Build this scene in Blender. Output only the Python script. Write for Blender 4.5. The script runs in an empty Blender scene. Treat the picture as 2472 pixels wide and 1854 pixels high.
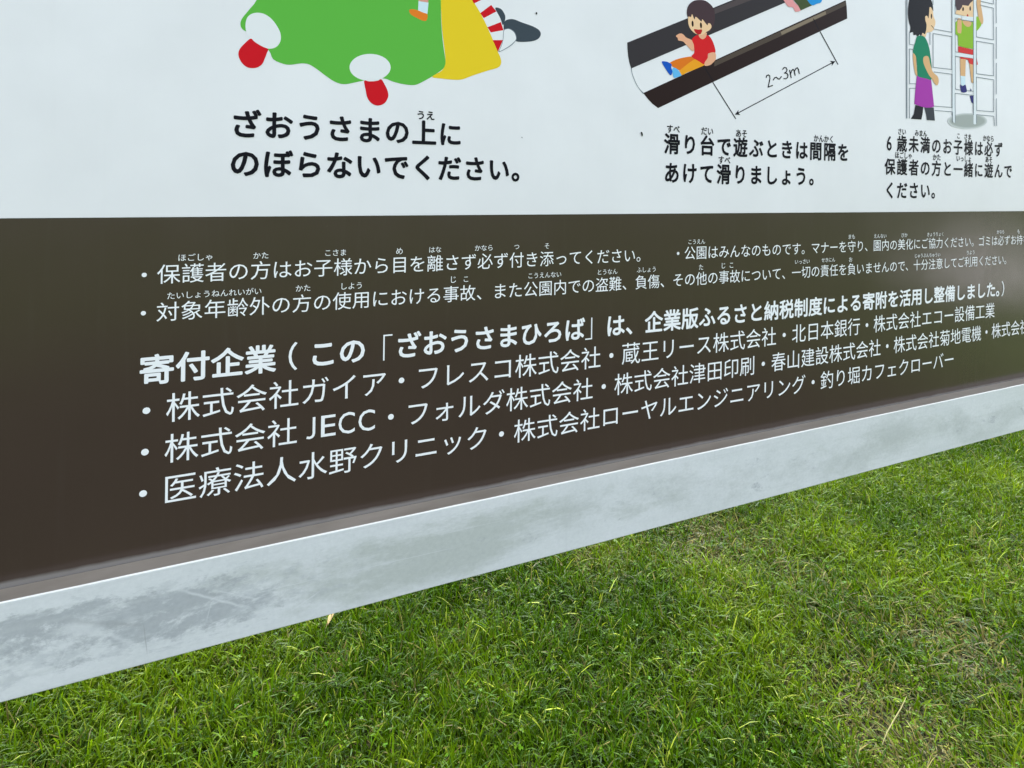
import bpy, math, random
import numpy as np
from mathutils import Matrix, Vector
from mathutils.geometry import tessellate_polygon

random.seed(7); rng = np.random.default_rng(11)
scene = bpy.context.scene
COL = scene.collection

# ------------------------------------------------------------------ camera
cam = bpy.data.objects.new("camera", bpy.data.cameras.new("camera"))
COL.objects.link(cam); scene.camera = cam
R = [[0.928410277, 0.013804482, 0.371300141], [0.012179777, -0.999903239, 0.006720481], [0.371356986, -0.001717011, -0.928488579]]
def axis(r, s): return Vector((r[0] * s, -r[2] * s, r[1] * s))
rt, up, bk = axis(R[0], 1), axis(R[1], -1), axis(R[2], -1)
CAMPOS = Vector((0.16015, -0.68697, 1.3))
cam.matrix_world = Matrix(((rt.x, up.x, bk.x, CAMPOS.x), (rt.y, up.y, bk.y, CAMPOS.y), (rt.z, up.z, bk.z, CAMPOS.z), (0, 0, 0, 1)))
cam.data.sensor_width = 36; cam.data.lens = 1319.08 / 2472 * 36
cam.data.shift_y = -(927 - 451.65) / 2472
cam.data.clip_start = 0.02; cam.data.clip_end = 3000
# ------------------------------------------------------------------ light
SUN_EL, SUN_AZ = 62, 20          # azimuth clockwise from +Y (behind the sign)
world = bpy.data.worlds.new("World"); scene.world = world; world.use_nodes = True
wn = world.node_tree; wn.nodes.clear()
wo = wn.nodes.new("ShaderNodeOutputWorld"); bg = wn.nodes.new("ShaderNodeBackground")
sky = wn.nodes.new("ShaderNodeTexSky"); sky.sky_type = 'NISHITA'; sky.sun_disc = False
sky.sun_elevation = math.radians(SUN_EL); sky.sun_rotation = math.radians(SUN_AZ)
sky.air_density = 1.0; sky.dust_density = 3.0; sky.ozone_density = 1.0
hs = wn.nodes.new("ShaderNodeHueSaturation"); hs.inputs['Saturation'].default_value = 0.43
wn.links.new(sky.outputs[0], hs.inputs['Color']); wn.links.new(hs.outputs[0], bg.inputs[0]); bg.inputs[1].default_value = 0.15
wn.links.new(bg.outputs[0], wo.inputs[0])
sun = bpy.data.objects.new("sun", bpy.data.lights.new("sun", 'SUN')); COL.objects.link(sun)
sun.data.energy = 1.7; sun.data.angle = math.radians(8); sun.data.color = (1.0, 0.96, 0.9)
sd = Vector((math.sin(math.radians(SUN_AZ)) * math.cos(math.radians(SUN_EL)), math.cos(math.radians(SUN_AZ)) * math.cos(math.radians(SUN_EL)), math.sin(math.radians(SUN_EL))))
sun.rotation_euler = sd.to_track_quat('Z', 'Y').to_euler()
vs = scene.view_settings
vs.view_transform = 'Standard'; vs.look = 'None'; vs.exposure = 1.87; vs.gamma = 1.0; vs.use_curve_mapping = False
scene.cycles.max_bounces = 6; scene.cycles.diffuse_bounces = 3; scene.cycles.transmission_bounces = 3

# ------------------------------------------------------------------ materials
def mat(name):
    m = bpy.data.materials.new(name); m.use_nodes = True
    return m, m.node_tree.nodes, m.node_tree.links, m.node_tree.nodes['Principled BSDF']
def flat(name, c, rough=0.35, metal=0.0, spec=0.06):
    m, n, l, b = mat(name)
    b.inputs['Base Color'].default_value = (*c, 1); b.inputs['Roughness'].default_value = rough
    b.inputs['Metallic'].default_value = metal; b.inputs['Specular IOR Level'].default_value = spec
    return m
def srgb(r, g, b, k=1.0):
    return tuple(k * ((v / 255 / 12.92) if v <= 10 else ((v / 255 + .055) / 1.055) ** 2.4) for v in (r, g, b))
def noise(n, l, coord, scale, detail=4, rough=.55, mapping=None):
    mp = n.new("ShaderNodeMapping")
    if mapping: mp.inputs['Scale'].default_value = mapping
    l.new(coord, mp.inputs[0])
    t = n.new("ShaderNodeTexNoise"); t.inputs['Scale'].default_value = scale
    t.inputs['Detail'].default_value = detail; t.inputs['Roughness'].default_value = rough
    l.new(mp.outputs[0], t.inputs['Vector']); return t.outputs[0]
def ramp(n, l, src, a, b, c0=(0, 0, 0), c1=(1, 1, 1)):
    r = n.new("ShaderNodeValToRGB"); r.color_ramp.elements[0].position = a; r.color_ramp.elements[1].position = b
    r.color_ramp.elements[0].color = (*c0, 1); r.color_ramp.elements[1].color = (*c1, 1)
    l.new(src, r.inputs[0]); return r.outputs[0]
def mix(n, l, fac, a, b, blend='MIX'):
    m = n.new("ShaderNodeMix"); m.data_type = 'RGBA'; m.blend_type = blend
    for sock, v in ((m.inputs[0], fac), (m.inputs[6], a), (m.inputs[7], b)):
        if isinstance(v, (int, float)): sock.default_value = v
        elif isinstance(v, tuple): sock.default_value = (*v, 1)
        else: l.new(v, sock)
    return m.outputs[2]
def math_(n, l, op, a, b=None, clamp=False):
    m = n.new("ShaderNodeMath"); m.operation = op; m.use_clamp = clamp
    for sock, v in zip(m.inputs, (a, b)):
        if v is None: continue
        if isinstance(v, (int, float)): sock.default_value = v
        else: l.new(v, sock)
    return m.outputs[0]

def sheet_material(name, base, rough, bump=0.004):
    """printed vinyl on sheet metal: fine orange-peel, very faint mottling"""
    m, n, l, b = mat(name)
    tc = n.new("ShaderNodeTexCoord").outputs['Object']
    f = noise(n, l, tc, 9, 4)
    c = mix(n, l, ramp(n, l, f, .3, .7), tuple(v * .97 for v in base), tuple(min(1, v * 1.03) for v in base))
    l.new(c, b.inputs['Base Color'])
    r = ramp(n, l, noise(n, l, tc, 14, 5), .3, .75, (rough * .85,) * 3, (rough * 1.2,) * 3)
    l.new(r, b.inputs['Roughness'])
    bp = n.new("ShaderNodeBump"); bp.inputs['Strength'].default_value = .12; bp.inputs['Distance'].default_value = bump * .1
    l.new(noise(n, l, tc, 420, 2), bp.inputs['Height']); l.new(bp.outputs[0], b.inputs['Normal'])
    b.inputs['Specular IOR Level'].default_value = .5
    return m
WHITE = sheet_material("white_vinyl", (.83, .825, .825), .34)
BROWN = sheet_material("brown_vinyl", (.054, .0365, .0275), .18)
def add_foot_greying(m):
    """uneven greying along the lowest few millimetres of the brown sheet"""
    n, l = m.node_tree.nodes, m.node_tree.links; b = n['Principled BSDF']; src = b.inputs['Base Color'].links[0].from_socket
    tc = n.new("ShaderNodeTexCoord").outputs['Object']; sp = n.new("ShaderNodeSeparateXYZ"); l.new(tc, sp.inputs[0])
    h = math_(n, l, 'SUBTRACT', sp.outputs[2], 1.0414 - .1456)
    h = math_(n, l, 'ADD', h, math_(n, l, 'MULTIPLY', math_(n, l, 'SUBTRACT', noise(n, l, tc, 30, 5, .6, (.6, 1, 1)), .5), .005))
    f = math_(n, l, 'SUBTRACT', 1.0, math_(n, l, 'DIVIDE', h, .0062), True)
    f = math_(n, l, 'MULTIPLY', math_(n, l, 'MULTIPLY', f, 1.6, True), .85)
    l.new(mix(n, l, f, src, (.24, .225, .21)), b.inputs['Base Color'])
add_foot_greying(BROWN)
def add_grime(m, col, amt):
    n, l = m.node_tree.nodes, m.node_tree.links; b = n['Principled BSDF']; src = b.inputs['Base Color'].links[0].from_socket
    tc = n.new("ShaderNodeTexCoord").outputs['Object']
    run = ramp(n, l, noise(n, l, tc, 9, 6, .65, (7, 1, .35)), .55, .80)
    spk = ramp(n, l, noise(n, l, tc, 150, 2, .5), .74, .80)
    f = math_(n, l, 'ADD', math_(n, l, 'MULTIPLY', run, .5), spk, True)
    l.new(mix(n, l, math_(n, l, 'MULTIPLY', f, amt), src, col), b.inputs['Base Color'])
    # slow ripple of the sheet
    bp = n.new("ShaderNodeBump"); bp.inputs['Strength'].default_value = .35; bp.inputs['Distance'].default_value = .004
    l.new(noise(n, l, tc, 5, 1, .4, (1, 1, .6)), bp.inputs['Height'])
    old = b.inputs['Normal'].links[0].from_node; l.new(bp.outputs[0], old.inputs['Normal'])
add_grime(BROWN, (.16, .15, .14), .10); add_grime(WHITE, (.55, .55, .52), .10)

def rail_material():
    m, n, l, b = mat("weathered_galvanised_steel")
    tc = n.new("ShaderNodeTexCoord").outputs['Object']
    sp = n.new("ShaderNodeSeparateXYZ"); l.new(tc, sp.inputs[0]); x, z = sp.outputs[0], sp.outputs[2]
    def wisp(scale, mp, dist, seed, rough=.66):
        q = n.new("ShaderNodeMapping"); q.inputs['Scale'].default_value = mp; q.inputs['Location'].default_value = (seed, 0, seed * .7); l.new(tc, q.inputs[0])
        t = n.new("ShaderNodeTexNoise"); t.inputs['Scale'].default_value = scale; t.inputs['Detail'].default_value = 10
        t.inputs['Roughness'].default_value = rough; t.inputs['Distortion'].default_value = dist; l.new(q.outputs[0], t.inputs['Vector']); return t.outputs[0]
    base = mix(n, l, ramp(n, l, wisp(7, (1, 1, 2), .4, 3.1), .38, .66), (.70, .735, .745), (.80, .825, .845))
    mid = math_(n, l, 'SUBTRACT', 1.0, math_(n, l, 'POWER', math_(n, l, 'MULTIPLY', math_(n, l, 'ABSOLUTE', math_(n, l, 'ADD', z, .003)), 23), 2.6), True)
    def bump_x(c, w):
        q = math_(n, l, 'DIVIDE', math_(n, l, 'SUBTRACT', x, c), w)
        return math_(n, l, 'SUBTRACT', 1.0, math_(n, l, 'MULTIPLY', q, q), True)
    def gate(f, lo, hi, *g):
        v = f
        for q in g: v = math_(n, l, 'ADD', v, math_(n, l, 'MULTIPLY', math_(n, l, 'SUBTRACT', q, 1.0), .16))
        return ramp(n, l, v, lo, hi)
    # greenish dull film, centre of the rail
    f2 = gate(wisp(8, (.5, 1, 1.5), .15, 1.7, .74), .37, .52, mid, bump_x(.36, .30))
    base = mix(n, l, math_(n, l, 'MULTIPLY', f2, .85), base, (.43, .475, .43))
    f3 = gate(wisp(14, (.55, 1, 1.2), .1, 9.2, .76), .40, .60, mid, bump_x(1.15, .8))
    base = mix(n, l, math_(n, l, 'MULTIPLY', f3, .75), base, (.46, .50, .48))
    # blue-grey bare zinc showing through at the left
    blot = wisp(15, (.6, 1, 1.2), .2, 5.5, .74)
    f1 = gate(blot, .43, .50, mid, bump_x(.02, .17))
    base = mix(n, l, math_(n, l, 'MULTIPLY', f1, .82), base, (.28, .31, .335))
    f1b = gate(wisp(46, (.6, 1, 1.5), .2, 2.2, .72), .43, .52, mid, bump_x(.03, .22))
    base = mix(n, l, math_(n, l, 'MULTIPLY', f1b, .45), base, (.36, .40, .43))
    f1c = gate(wisp(30, (.4, 1, 1.6), .2, 7.7, .74), .52, .60, bump_x(.05, .30))
    base = mix(n, l, math_(n, l, 'MULTIPLY', f1c, .35), base, (.76, .79, .80))
    # brushing along the rail and faint runs down it
    base = mix(n, l, math_(n, l, 'MULTIPLY', ramp(n, l, wisp(10, (.35, 1, 14), .3, 4.4), .52, .72), .35), base, (.52, .56, .55))
    base = mix(n, l, math_(n, l, 'MULTIPLY', ramp(n, l, wisp(12, (9, 1, .9), .5, 8.8), .56, .74), .22), base, (.52, .555, .56))
    base = mix(n, l, .30, base, mix(n, l, noise(n, l, tc, 240, 4, .7, (.8, 1, 1)), (.42, .44, .45), (1, 1, 1)))
    # scratches: (x0, z0, x1, z1, half width, lightness, strength)
    for (x0, z0, x1, z1, w, v, s) in SCR:
        dx, dz = x1 - x0, z1 - z0; L = math.hypot(dx, dz); nx, nz = -dz / L, dx / L
        d = math_(n, l, 'ADD', math_(n, l, 'MULTIPLY', math_(n, l, 'SUBTRACT', x, x0), nx), math_(n, l, 'MULTIPLY', math_(n, l, 'SUBTRACT', z, z0), nz))
        d = math_(n, l, 'ADD', d, math_(n, l, 'MULTIPLY', math_(n, l, 'SUBTRACT', noise(n, l, tc, 60, 3), .5), w * 2.0))
        a = math_(n, l, 'SUBTRACT', 1.0, math_(n, l, 'DIVIDE', math_(n, l, 'ABSOLUTE', d), w), True)
        u = math_(n, l, 'ADD', math_(n, l, 'MULTIPLY', math_(n, l, 'SUBTRACT', x, (x0 + x1) / 2), dx / L), math_(n, l, 'MULTIPLY', math_(n, l, 'SUBTRACT', z, (z0 + z1) / 2), dz / L))
        q = math_(n, l, 'MULTIPLY', math_(n, l, 'ABSOLUTE', u), 2 / L)
        e = math_(n, l, 'MULTIPLY', math_(n, l, 'SUBTRACT', 1.0, q, True), 2.0, True)
        base = mix(n, l, math_(n, l, 'MULTIPLY', math_(n, l, 'MULTIPLY', a, e), s), base, (v, v * 1.03, v * 1.05))
    l.new(base, b.inputs['Base Color'])
    l.new(ramp(n, l, blot, .3, .7, (.40,) * 3, (.58,) * 3), b.inputs['Roughness'])
    b.inputs['Metallic'].default_value = .12
    bp = n.new("ShaderNodeBump"); bp.inputs['Strength'].default_value = .15; bp.inputs['Distance'].default_value = .0006
    l.new(noise(n, l, tc, 90, 4, .6, (.25, 1, 1)), bp.inputs['Height']); l.new(bp.outputs[0], b.inputs['Normal'])
    return m
SCR = [[0.044,0.0254,0.126,-0.0203,0.0022,0.74,0.75],[0.0788,0.0146,0.135,-0.0136,0.0013,0.72,0.6],[-0.0144,-0.0055,0.0192,-0.0294,0.003,0.72,0.6],[0.1109,-0.0029,0.2055,-0.0031,0.0007,0.72,0.7],[-0.049,0.0091,-0.0119,-0.0078,0.012,0.72,0.8],[0.0209,-0.0035,0.0253,-0.0422,0.0007,0.33,0.6],[-0.0515,0.0172,0.027,-0.0115,0.004,0.33,0.35],[-0.0392,-0.0042,-0.0568,-0.0432,0.0009,0.72,0.5],[0.084,0.0011,0.0792,-0.0202,0.0008,0.7,0.6],[0.1615,-0.0335,0.1966,-0.0174,0.0012,0.76,0.6],[0.2067,-0.0038,0.3701,-0.0054,0.0007,0.72,0.6],[0.312,0.0156,0.4529,0.0151,0.0005,0.7,0.5]]
RAIL = rail_material()
LEDGE = None
def ledge_material():
    m, n, l, b = mat("dull_ledge_metal")
    tc = n.new("ShaderNodeTexCoord").outputs['Object']
    c = mix(n, l, ramp(n, l, noise(n, l, tc, 20, 6, .6, (.3, 1, 1)), .35, .7), (.34, .295, .235), (.46, .405, .335))
    l.new(c, b.inputs['Base Color']); b.inputs['Metallic'].default_value = .35; b.inputs['Roughness'].default_value = .42
    return m
LEDGE = ledge_material()
LIP = flat("edge_highlight", (.95, .94, .88), .25, .0, .5)  # near-white colour carries the sky highlight along the rail's top edge
BACK = flat("sheet_back", (.5, .52, .53), .5, .4)

PC = dict(green=srgb(98, 186, 70), yellow=srgb(240, 208, 40), white=(.85, .86, .86), red=srgb(212, 22, 34), orange=srgb(238, 130, 40),
    sock=srgb(214, 236, 243), pants2=srgb(222, 160, 140), grey=srgb(66, 76, 84), line=srgb(128, 138, 146), board1=srgb(58, 54, 56), board1b=srgb(84, 74, 74),
    board2=srgb(44, 30, 27), board2b=srgb(84, 72, 62), tan=srgb(140, 124, 104), black=(.008, .008, .012), pants1=srgb(232, 122, 30),
    pants3=srgb(245, 165, 35), blue=srgb(20, 88, 192), blue2=srgb(105, 188, 240), blue3=srgb(35, 150, 220), skin=srgb(240, 178, 140), skin2=srgb(246, 206, 160),
    skin3=srgb(228, 178, 124), shirt=srgb(220, 34, 38), hair1=srgb(74, 56, 60), hair2=srgb(24, 24, 28), eye=srgb(32, 18, 14), mouth=srgb(190, 32, 36), pink=srgb(238, 160, 160),
    olive=srgb(70, 86, 50), sh0=srgb(212, 216, 214), sh1=srgb(198, 202, 199), sh2=srgb(182, 187, 182), sh3=srgb(168, 174, 168), dgrey=srgb(58, 62, 68),
    purple=srgb(172, 52, 168), green2=srgb(0, 132, 94), navy=srgb(32, 32, 112), red2=srgb(220, 42, 34), lime=srgb(142, 190, 24), rail=srgb(232, 238, 240))
PM = {k: flat("ink_" + k, v, .33) for k, v in PC.items()}
PM['w'] = flat("ink_letter_white", (.93, .94, .94), .33); PM['k'] = PM['black']

# ------------------------------------------------------------------ mesh helpers
def link(o, parent=None):
    COL.objects.link(o)
    if parent: o.parent = parent
    return o
def mesh_obj(name, verts, faces, mats, parent=None, fm=None, smooth=False):
    me = bpy.data.meshes.new(name); me.from_pydata(verts, [], faces)
    for m in mats: me.materials.append(m)
    if fm: me.polygons.foreach_set('material_index', fm)
    if smooth: me.polygons.foreach_set('use_smooth', [True] * len(me.polygons))
    me.update(); return link(bpy.data.objects.new(name, me), parent)
def box(name, x0, x1, y0, y1, z0, z1, m, parent=None, bevel=0.0, seg=3, shear=0.0):
    v = [(x, y, z) for x in (x0, x1) for y in (y0, y1) for z in (z0, z1)]
    v = [(x, y, z + shear * (x - .77)) for x, y, z in v]
    f = [(0, 1, 3, 2), (4, 6, 7, 5), (0, 4, 5, 1), (2, 3, 7, 6), (0, 2, 6, 4), (1, 5, 7, 3)]
    o = mesh_obj(name, v, f, [m], parent)
    if bevel:
        bv = o.modifiers.new("bevel", 'BEVEL'); bv.width = bevel; bv.segments = seg; bv.limit_method = 'ANGLE'
        for p in o.data.polygons: p.use_smooth = True
        o.modifiers.new("wn", 'WEIGHTED_NORMAL')
    return o
def tag(o, label=None, cat=None, kind=None, group=None):
    for k, v in (('label', label), ('category', cat), ('kind', kind), ('group', group)):
        if v: o[k] = v
    return o

# ------------------------------------------------------------------ ground
def ground_material():
    m, n, l, b = mat("soil_and_thatch")
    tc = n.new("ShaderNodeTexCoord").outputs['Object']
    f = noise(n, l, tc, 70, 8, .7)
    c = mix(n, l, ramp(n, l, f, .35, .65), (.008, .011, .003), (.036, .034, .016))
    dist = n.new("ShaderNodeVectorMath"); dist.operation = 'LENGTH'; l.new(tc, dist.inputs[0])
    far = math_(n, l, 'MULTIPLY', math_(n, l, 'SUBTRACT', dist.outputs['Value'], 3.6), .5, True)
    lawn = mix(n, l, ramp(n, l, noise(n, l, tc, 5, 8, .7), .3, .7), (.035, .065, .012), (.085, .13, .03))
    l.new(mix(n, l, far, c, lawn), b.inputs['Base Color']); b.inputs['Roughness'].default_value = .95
    b.inputs['Specular IOR Level'].default_value = .15
    bp = n.new("ShaderNodeBump"); bp.inputs['Strength'].default_value = .8; bp.inputs['Distance'].default_value = .008
    l.new(f, bp.inputs['Height']); l.new(bp.outputs[0], b.inputs['Normal'])
    return m
gx = np.concatenate([[-400, -60, -12, -4], np.linspace(-1.6, 4.8, 129), [7, 14, 60, 400]]); gy = np.concatenate([[-400, -60, -12, -4], np.linspace(-1.4, 3.0, 89), [5, 12, 60, 400]])
def gz(x, y): 
    near = np.clip(1 - np.maximum(np.abs(x - 1.5) / 5, np.abs(y - .6) / 4), 0, 1)
    return near * (.010 * np.sin(3.1 * x + 1.3 * y) * np.sin(2.3 * y - .7 * x + 1) + .005 * np.sin(9 * x + 2) * np.sin(8 * y - 3 * x) + .003 * np.sin(23 * x - 11 * y) * np.sin(19 * y + 5 * x))
nx_, ny_ = len(gx), len(gy)
XX, YY = np.meshgrid(gx, gy, indexing='ij'); ZZ = gz(XX, YY)
gv = np.stack([XX, YY, ZZ], -1).reshape(-1, 3).tolist()
gf = [(i * ny_ + j, (i + 1) * ny_ + j, (i + 1) * ny_ + j + 1, i * ny_ + j + 1) for i in range(nx_ - 1) for j in range(ny_ - 1)]
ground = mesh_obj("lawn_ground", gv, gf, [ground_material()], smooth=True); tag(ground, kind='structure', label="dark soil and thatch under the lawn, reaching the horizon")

pd = Vector((.887, -.462, 0)); pn = Vector((.462, .887, 0)); pc = []  # pale strip out of view, added so the brown panel reflects a soft glare
for t_ in (7.6, 40): pc += [Vector((1.48, 0, .012)) + pd * t_ + pn * w_ for w_ in (-.75, .75)]
glare_strip = mesh_obj("glare_strip", [tuple(p) for p in pc] + [tuple(p - Vector((0, 0, .1))) for p in pc], [(0, 1, 3, 2), (0, 4, 5, 1), (2, 3, 7, 6), (0, 2, 6, 4), (1, 5, 7, 3), (4, 6, 7, 5)], [flat("pale_glare_surface", (.52, .51, .48), .8)])
tag(glare_strip, label="unseen pale strip added on the lawn to give the brown panel its glare", kind='structure')
# ------------------------------------------------------------------ the sign
Z0 = 1.0414                      # height of the print's own zero above the ground
SX0, SX1, STOP = -0.235, 2.03, 1.02
sign = bpy.data.objects.new("park_notice_board", None); sign.location = (0, 0, 0); link(sign)
tag(sign, "large white and brown playground notice board in a galvanised steel frame, standing over the grass", "notice board")
def V(x, z, y=0.0): return (x / 1000, y, Z0 + z / 1000)
box("white_panel", SX0, SX1, 0, .004, Z0 + .2200, Z0 + STOP, WHITE, sign)
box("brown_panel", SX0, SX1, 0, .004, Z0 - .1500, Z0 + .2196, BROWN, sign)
box("back_sheet", SX0, SX1, .0055, .010, Z0 - .1500, Z0 + STOP, BACK, sign)
TILT = .00224
rail = box("bottom_rail", SX0 - .05, SX1 + .05, -.0220, .078, -.0481, .0481, RAIL, sign, .0016, 3, TILT)
rail.location = (0, 0, Z0 - .19375)
# flat trim strip lying on the rail between its front lip and the panel face
lg = box("ledge_strip", SX0 - .03, SX1 + .03, -.0210, -.0008, 0, .0006, LEDGE, sign, 0, 1, TILT); lg.location = (0, 0, Z0 - .1454)
def lip():
    prof = [(-.0222, -.0006), (-.0221, .0000), (-.0218, .0004), (-.0212, .0007), (-.0212, -.0006)]; vs_, fs_ = [], []
    n = 60
    for k in range(n + 1):
        xx = SX0 - .03 + (SX1 - SX0 + .06) * k / n; wob = 1 + .25 * math.sin(k * 2.3) * math.sin(k * .7)
        for (a, c) in prof: vs_.append((xx, a, c * (wob if c > 0 else 1) + TILT * (xx - .77)))
        if k: b = (k - 1) * 5; fs_ += [(b + i, b + (i + 1) % 5, b + 5 + (i + 1) % 5, b + 5 + i) for i in range(5)]
    o = mesh_obj("rail_lip", vs_, fs_, [LIP], sign, smooth=False); o.location = (0, 0, Z0 - .1455); return o
lip()
for xa in (SX0 - .05, SX1):
    s = box("side_rail", xa - (.05 if xa < 0 else 0), xa + (.05 if xa < 0 else .10), -.02, .078, Z0 - .13, Z0 + STOP, RAIL, sign, .0016)
box("top_rail", SX0 - .10, SX1 + .10, -.021, .0785, Z0 + STOP + .001, Z0 + STOP + .097, RAIL, sign, .0016)
for xa in (SX0 - .10, SX1):
    box("post", xa, xa + .10, -.0205, .0775, -.3, Z0 - .25, RAIL, sign, .0016)

# ------------------------------------------------------------------ lettering
GL = {}
def glyph(c, off):
    k = (c, off)
    if k not in GL:
        cu = bpy.data.curves.new('g', 'FONT'); cu.body = c; cu.size = 1; cu.resolution_u = 3; cu.offset = off; cu.dimensions = '2D'; cu.fill_mode = 'FRONT'
        o = bpy.data.objects.new('g', cu); COL.objects.link(o); bpy.context.view_layer.update()
        me = o.to_mesh()
        v = np.array([p.co[:2] for p in me.vertices]).reshape(-1, 2); f = [tuple(p.vertices) for p in me.polygons]
        o.to_mesh_clear(); bpy.data.objects.remove(o); bpy.data.curves.remove(cu)
        GL[k] = (v, f)
    return GL[k]
def text_mesh(name, items, m, y=-.0004, label=None):
    """items: (char, x, z, sx, sz, off) in millimetres on the panel"""
    vs_, fs_ = [], []
    for c, x, z, sx, sz, off in items:
        v, f = glyph(c, 0.0)
        # a bold stroke is the same stroke laid several times, a hair apart
        ring = [(0, 0)] if not off else [(off * math.cos(k * math.pi / 4), off * math.sin(k * math.pi / 4)) for k in range(8)]
        for k, (ox, oz) in enumerate(ring):
            b0 = len(vs_)
            vs_ += [V(x + (a + ox) * sx, z + (b + oz) * sz, y - k * .000012) for a, b in v]; fs_ += [tuple(i + b0 for i in q) for q in f]
    # every glyph faces the viewer (-Y)
    o = mesh_obj(name, vs_, fs_, [m], sign)
    if label: o['label'] = label
    return o
LINES = [["・保護者の方はお子様から目を離さず必ず付き添ってください。",2.15,149.85,22.612,22.61,22.61,"w",0.0],
["・公園はみんなのものです。マナーを守り、園内の美化にご協力ください。ゴミは必ずお持ち",700.96,149.8,22.567,22.57,22.57,"w",0.0],
["・対象年齢外の方の使用における事故、また公園内での盗難、負傷、その他の事故について、一切の責任を負いませんので、十分注意してご利用ください。",1.84,109.02,22.573,22.57,22.57,"w",0.0],
["寄付企業（この「ざおうさまひろば」は、企業版ふるさと納税制度による寄附を活用し整備しました。）",9.28,43.47,33.834,33.83,33.83,"w",0.023],
["・株式会社ガイア・フレスコ株式会社・蔵王リース株式会社・北日本銀行・株式会社エコー設備工業",0.0,0.0,34.0,34.0,34.0,"w",0.0],
["・株式会社",-0.84,-44.19,33.917,33.92,33.92,"w",0.0],
["・フォルダ株式会社・株式会社津田印刷・春山建設株式会社・株式会社菊地電機・株式会社",259.46,-43.96,34.034,34.03,34.03,"w",0.0],
["・医療法人水野クリニック・株式会社ローヤルエンジニアリング・釣り堀カフェクローバー",-2.16,-88.42,34.124,34.12,34.12,"w",0.0],
["ざおうさまの上に",92.87,312.13,34.111,32.59,33.5,"k",0.028],
["のぼらないでください。",92.6,267.75,34.063,32.73,34.35,"k",0.028],
["滑り台で遊ぶときは間隔を",682.36,314.42,33.921,30.81,33.26,"k",0.028],
["あけて滑りましょう。",683.09,269.81,33.835,30.18,33.79,"k",0.028],
["　歳未満のお子様は必ず",1179.53,337.01,33.956,29.84,32.57,"k",0.024],
["保護者の方と一緒に遊んで",1180.45,292.79,33.959,30.33,32.04,"k",0.024],
["ください。",1181.09,248.25,33.87,31.27,33.35,"k",0.024]]
RUBY = [["うえ",302.98,342.57,12.24,1.0,"k",0.025],
["ほごしゃ",43.86,172.31,8.74,1.0,"w",0],
["かた",118.07,172.1,8.55,1.0,"w",0],
["こさま",194.9,172.68,8.79,1.0,"w",0],
["め",279.47,171.86,9.77,1.0,"w",0],
["たいしょうねんれいがい",34.03,131.46,8.56,1.0,"w",0],
["かた",163.47,132.09,8.75,1.0,"w",0],
["しよう",213.23,131.6,9.2,1.0,"w",0],
["はな",321.22,172.62,8.61,1.0,"w",0],
["かなら",382.7,172.88,8.87,1.0,"w",0],
["つ",438.62,173.14,8.72,1.0,"w",0],
["そ",483.92,172.93,8.9,1.0,"w",0],
["こうえん",730.34,172.51,8.52,1.0,"w",0],
["じ",349.15,132.58,10.04,1.0,"w",0],
["こ",366.98,132.6,9.31,1.0,"w",0],
["こうえんない",459.47,132.59,8.71,1.0,"w",0],
["とうなん",568.6,132.49,8.77,1.0,"w",0],
["ふしょう",636.79,132.7,8.93,1.0,"w",0],
["た",751.82,131.56,9.98,1.0,"w",0],
["じ",796.02,132.02,10.65,1.0,"w",0],
["こ",812.83,132.08,10.82,1.0,"w",0],
["まも",1085.91,172.45,9.63,1.0,"w",0],
["えんない",1153.76,172.33,8.82,1.0,"w",0],
["びか",1229.95,172.33,9.22,1.0,"w",0],
["きょうりょく",1304.97,172.39,8.84,1.0,"w",0],
["かなら",1532.03,173.05,9.19,1.0,"w",0],
["も",1605.49,172.27,10.72,1.0,"w",0],
["いっさい",956.58,132.38,9.04,1.0,"w",0],
["せきにん",1020.5,133.17,8.56,1.0,"w",0],
["お",1088.64,131.27,9.96,1.0,"w",0],
["じゅうぶんちゅうい",1268.88,132.01,8.78,1.0,"w",0],
["りよう",1430.13,132.64,9.56,1.0,"w",0],
["すべ",687.02,344.54,12.71,1.08,"k",0.02],
["だい",752.75,344.58,12.51,1.08,"k",0.02],
["あそ",822.46,344.21,12.77,1.08,"k",0.02],
["かんかく",997.04,344.16,12.59,1.08,"k",0.02],
["すべ",787.54,299.84,12.83,1.08,"k",0.02],
["さい",1215.67,366.93,12.21,1.09,"k",0.02],
["みまん",1264.76,366.5,12.36,1.09,"k",0.02],
["こ",1393.34,367.23,11.69,1.09,"k",0.02],
["さま",1417.03,366.5,12.19,1.09,"k",0.02],
["かなら",1479.51,365.99,12.83,1.09,"k",0.02],
["ほごしゃ",1208.61,322.06,12.54,1.09,"k",0.02],
["かた",1319.28,321.68,12.64,1.09,"k",0.02],
["いっしょ",1392.78,321.74,12.56,1.09,"k",0.02],
["あそ",1488.52,322.28,12.76,1.09,"k",0.02]]
PUNCT = {'）': -.44, '（': -.31}
LIGHT = {'（': .010, '）': .010}
for t, x, z, p, sx, sz, col, b in LINES:
    it = []
    for i, c in enumerate(t):
        if c in ' 　': continue
        xx = x + i * p + PUNCT.get(c, 0) * sx
        if c in '「」': continue
        it.append((c, xx, z, sx, sz, LIGHT.get(c, b)))
        if t.startswith('　') and i == 1: it.append(('6', 1184.6, 335.4, 31.0, 38.5, .012))
    if len(t) > 40 and b:            # the bold heading is printed in separate words
        for x0_, x1_ in ((0, 150), (150, 262), (262, 560), (560, 640), (640, 1e4)):
            w_ = [q for q in it if x0_ <= q[1] < x1_]
            if w_: text_mesh("lettering", w_, PM[col], label="bold white heading words")
    else: text_mesh("lettering", it, PM[col])
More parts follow.
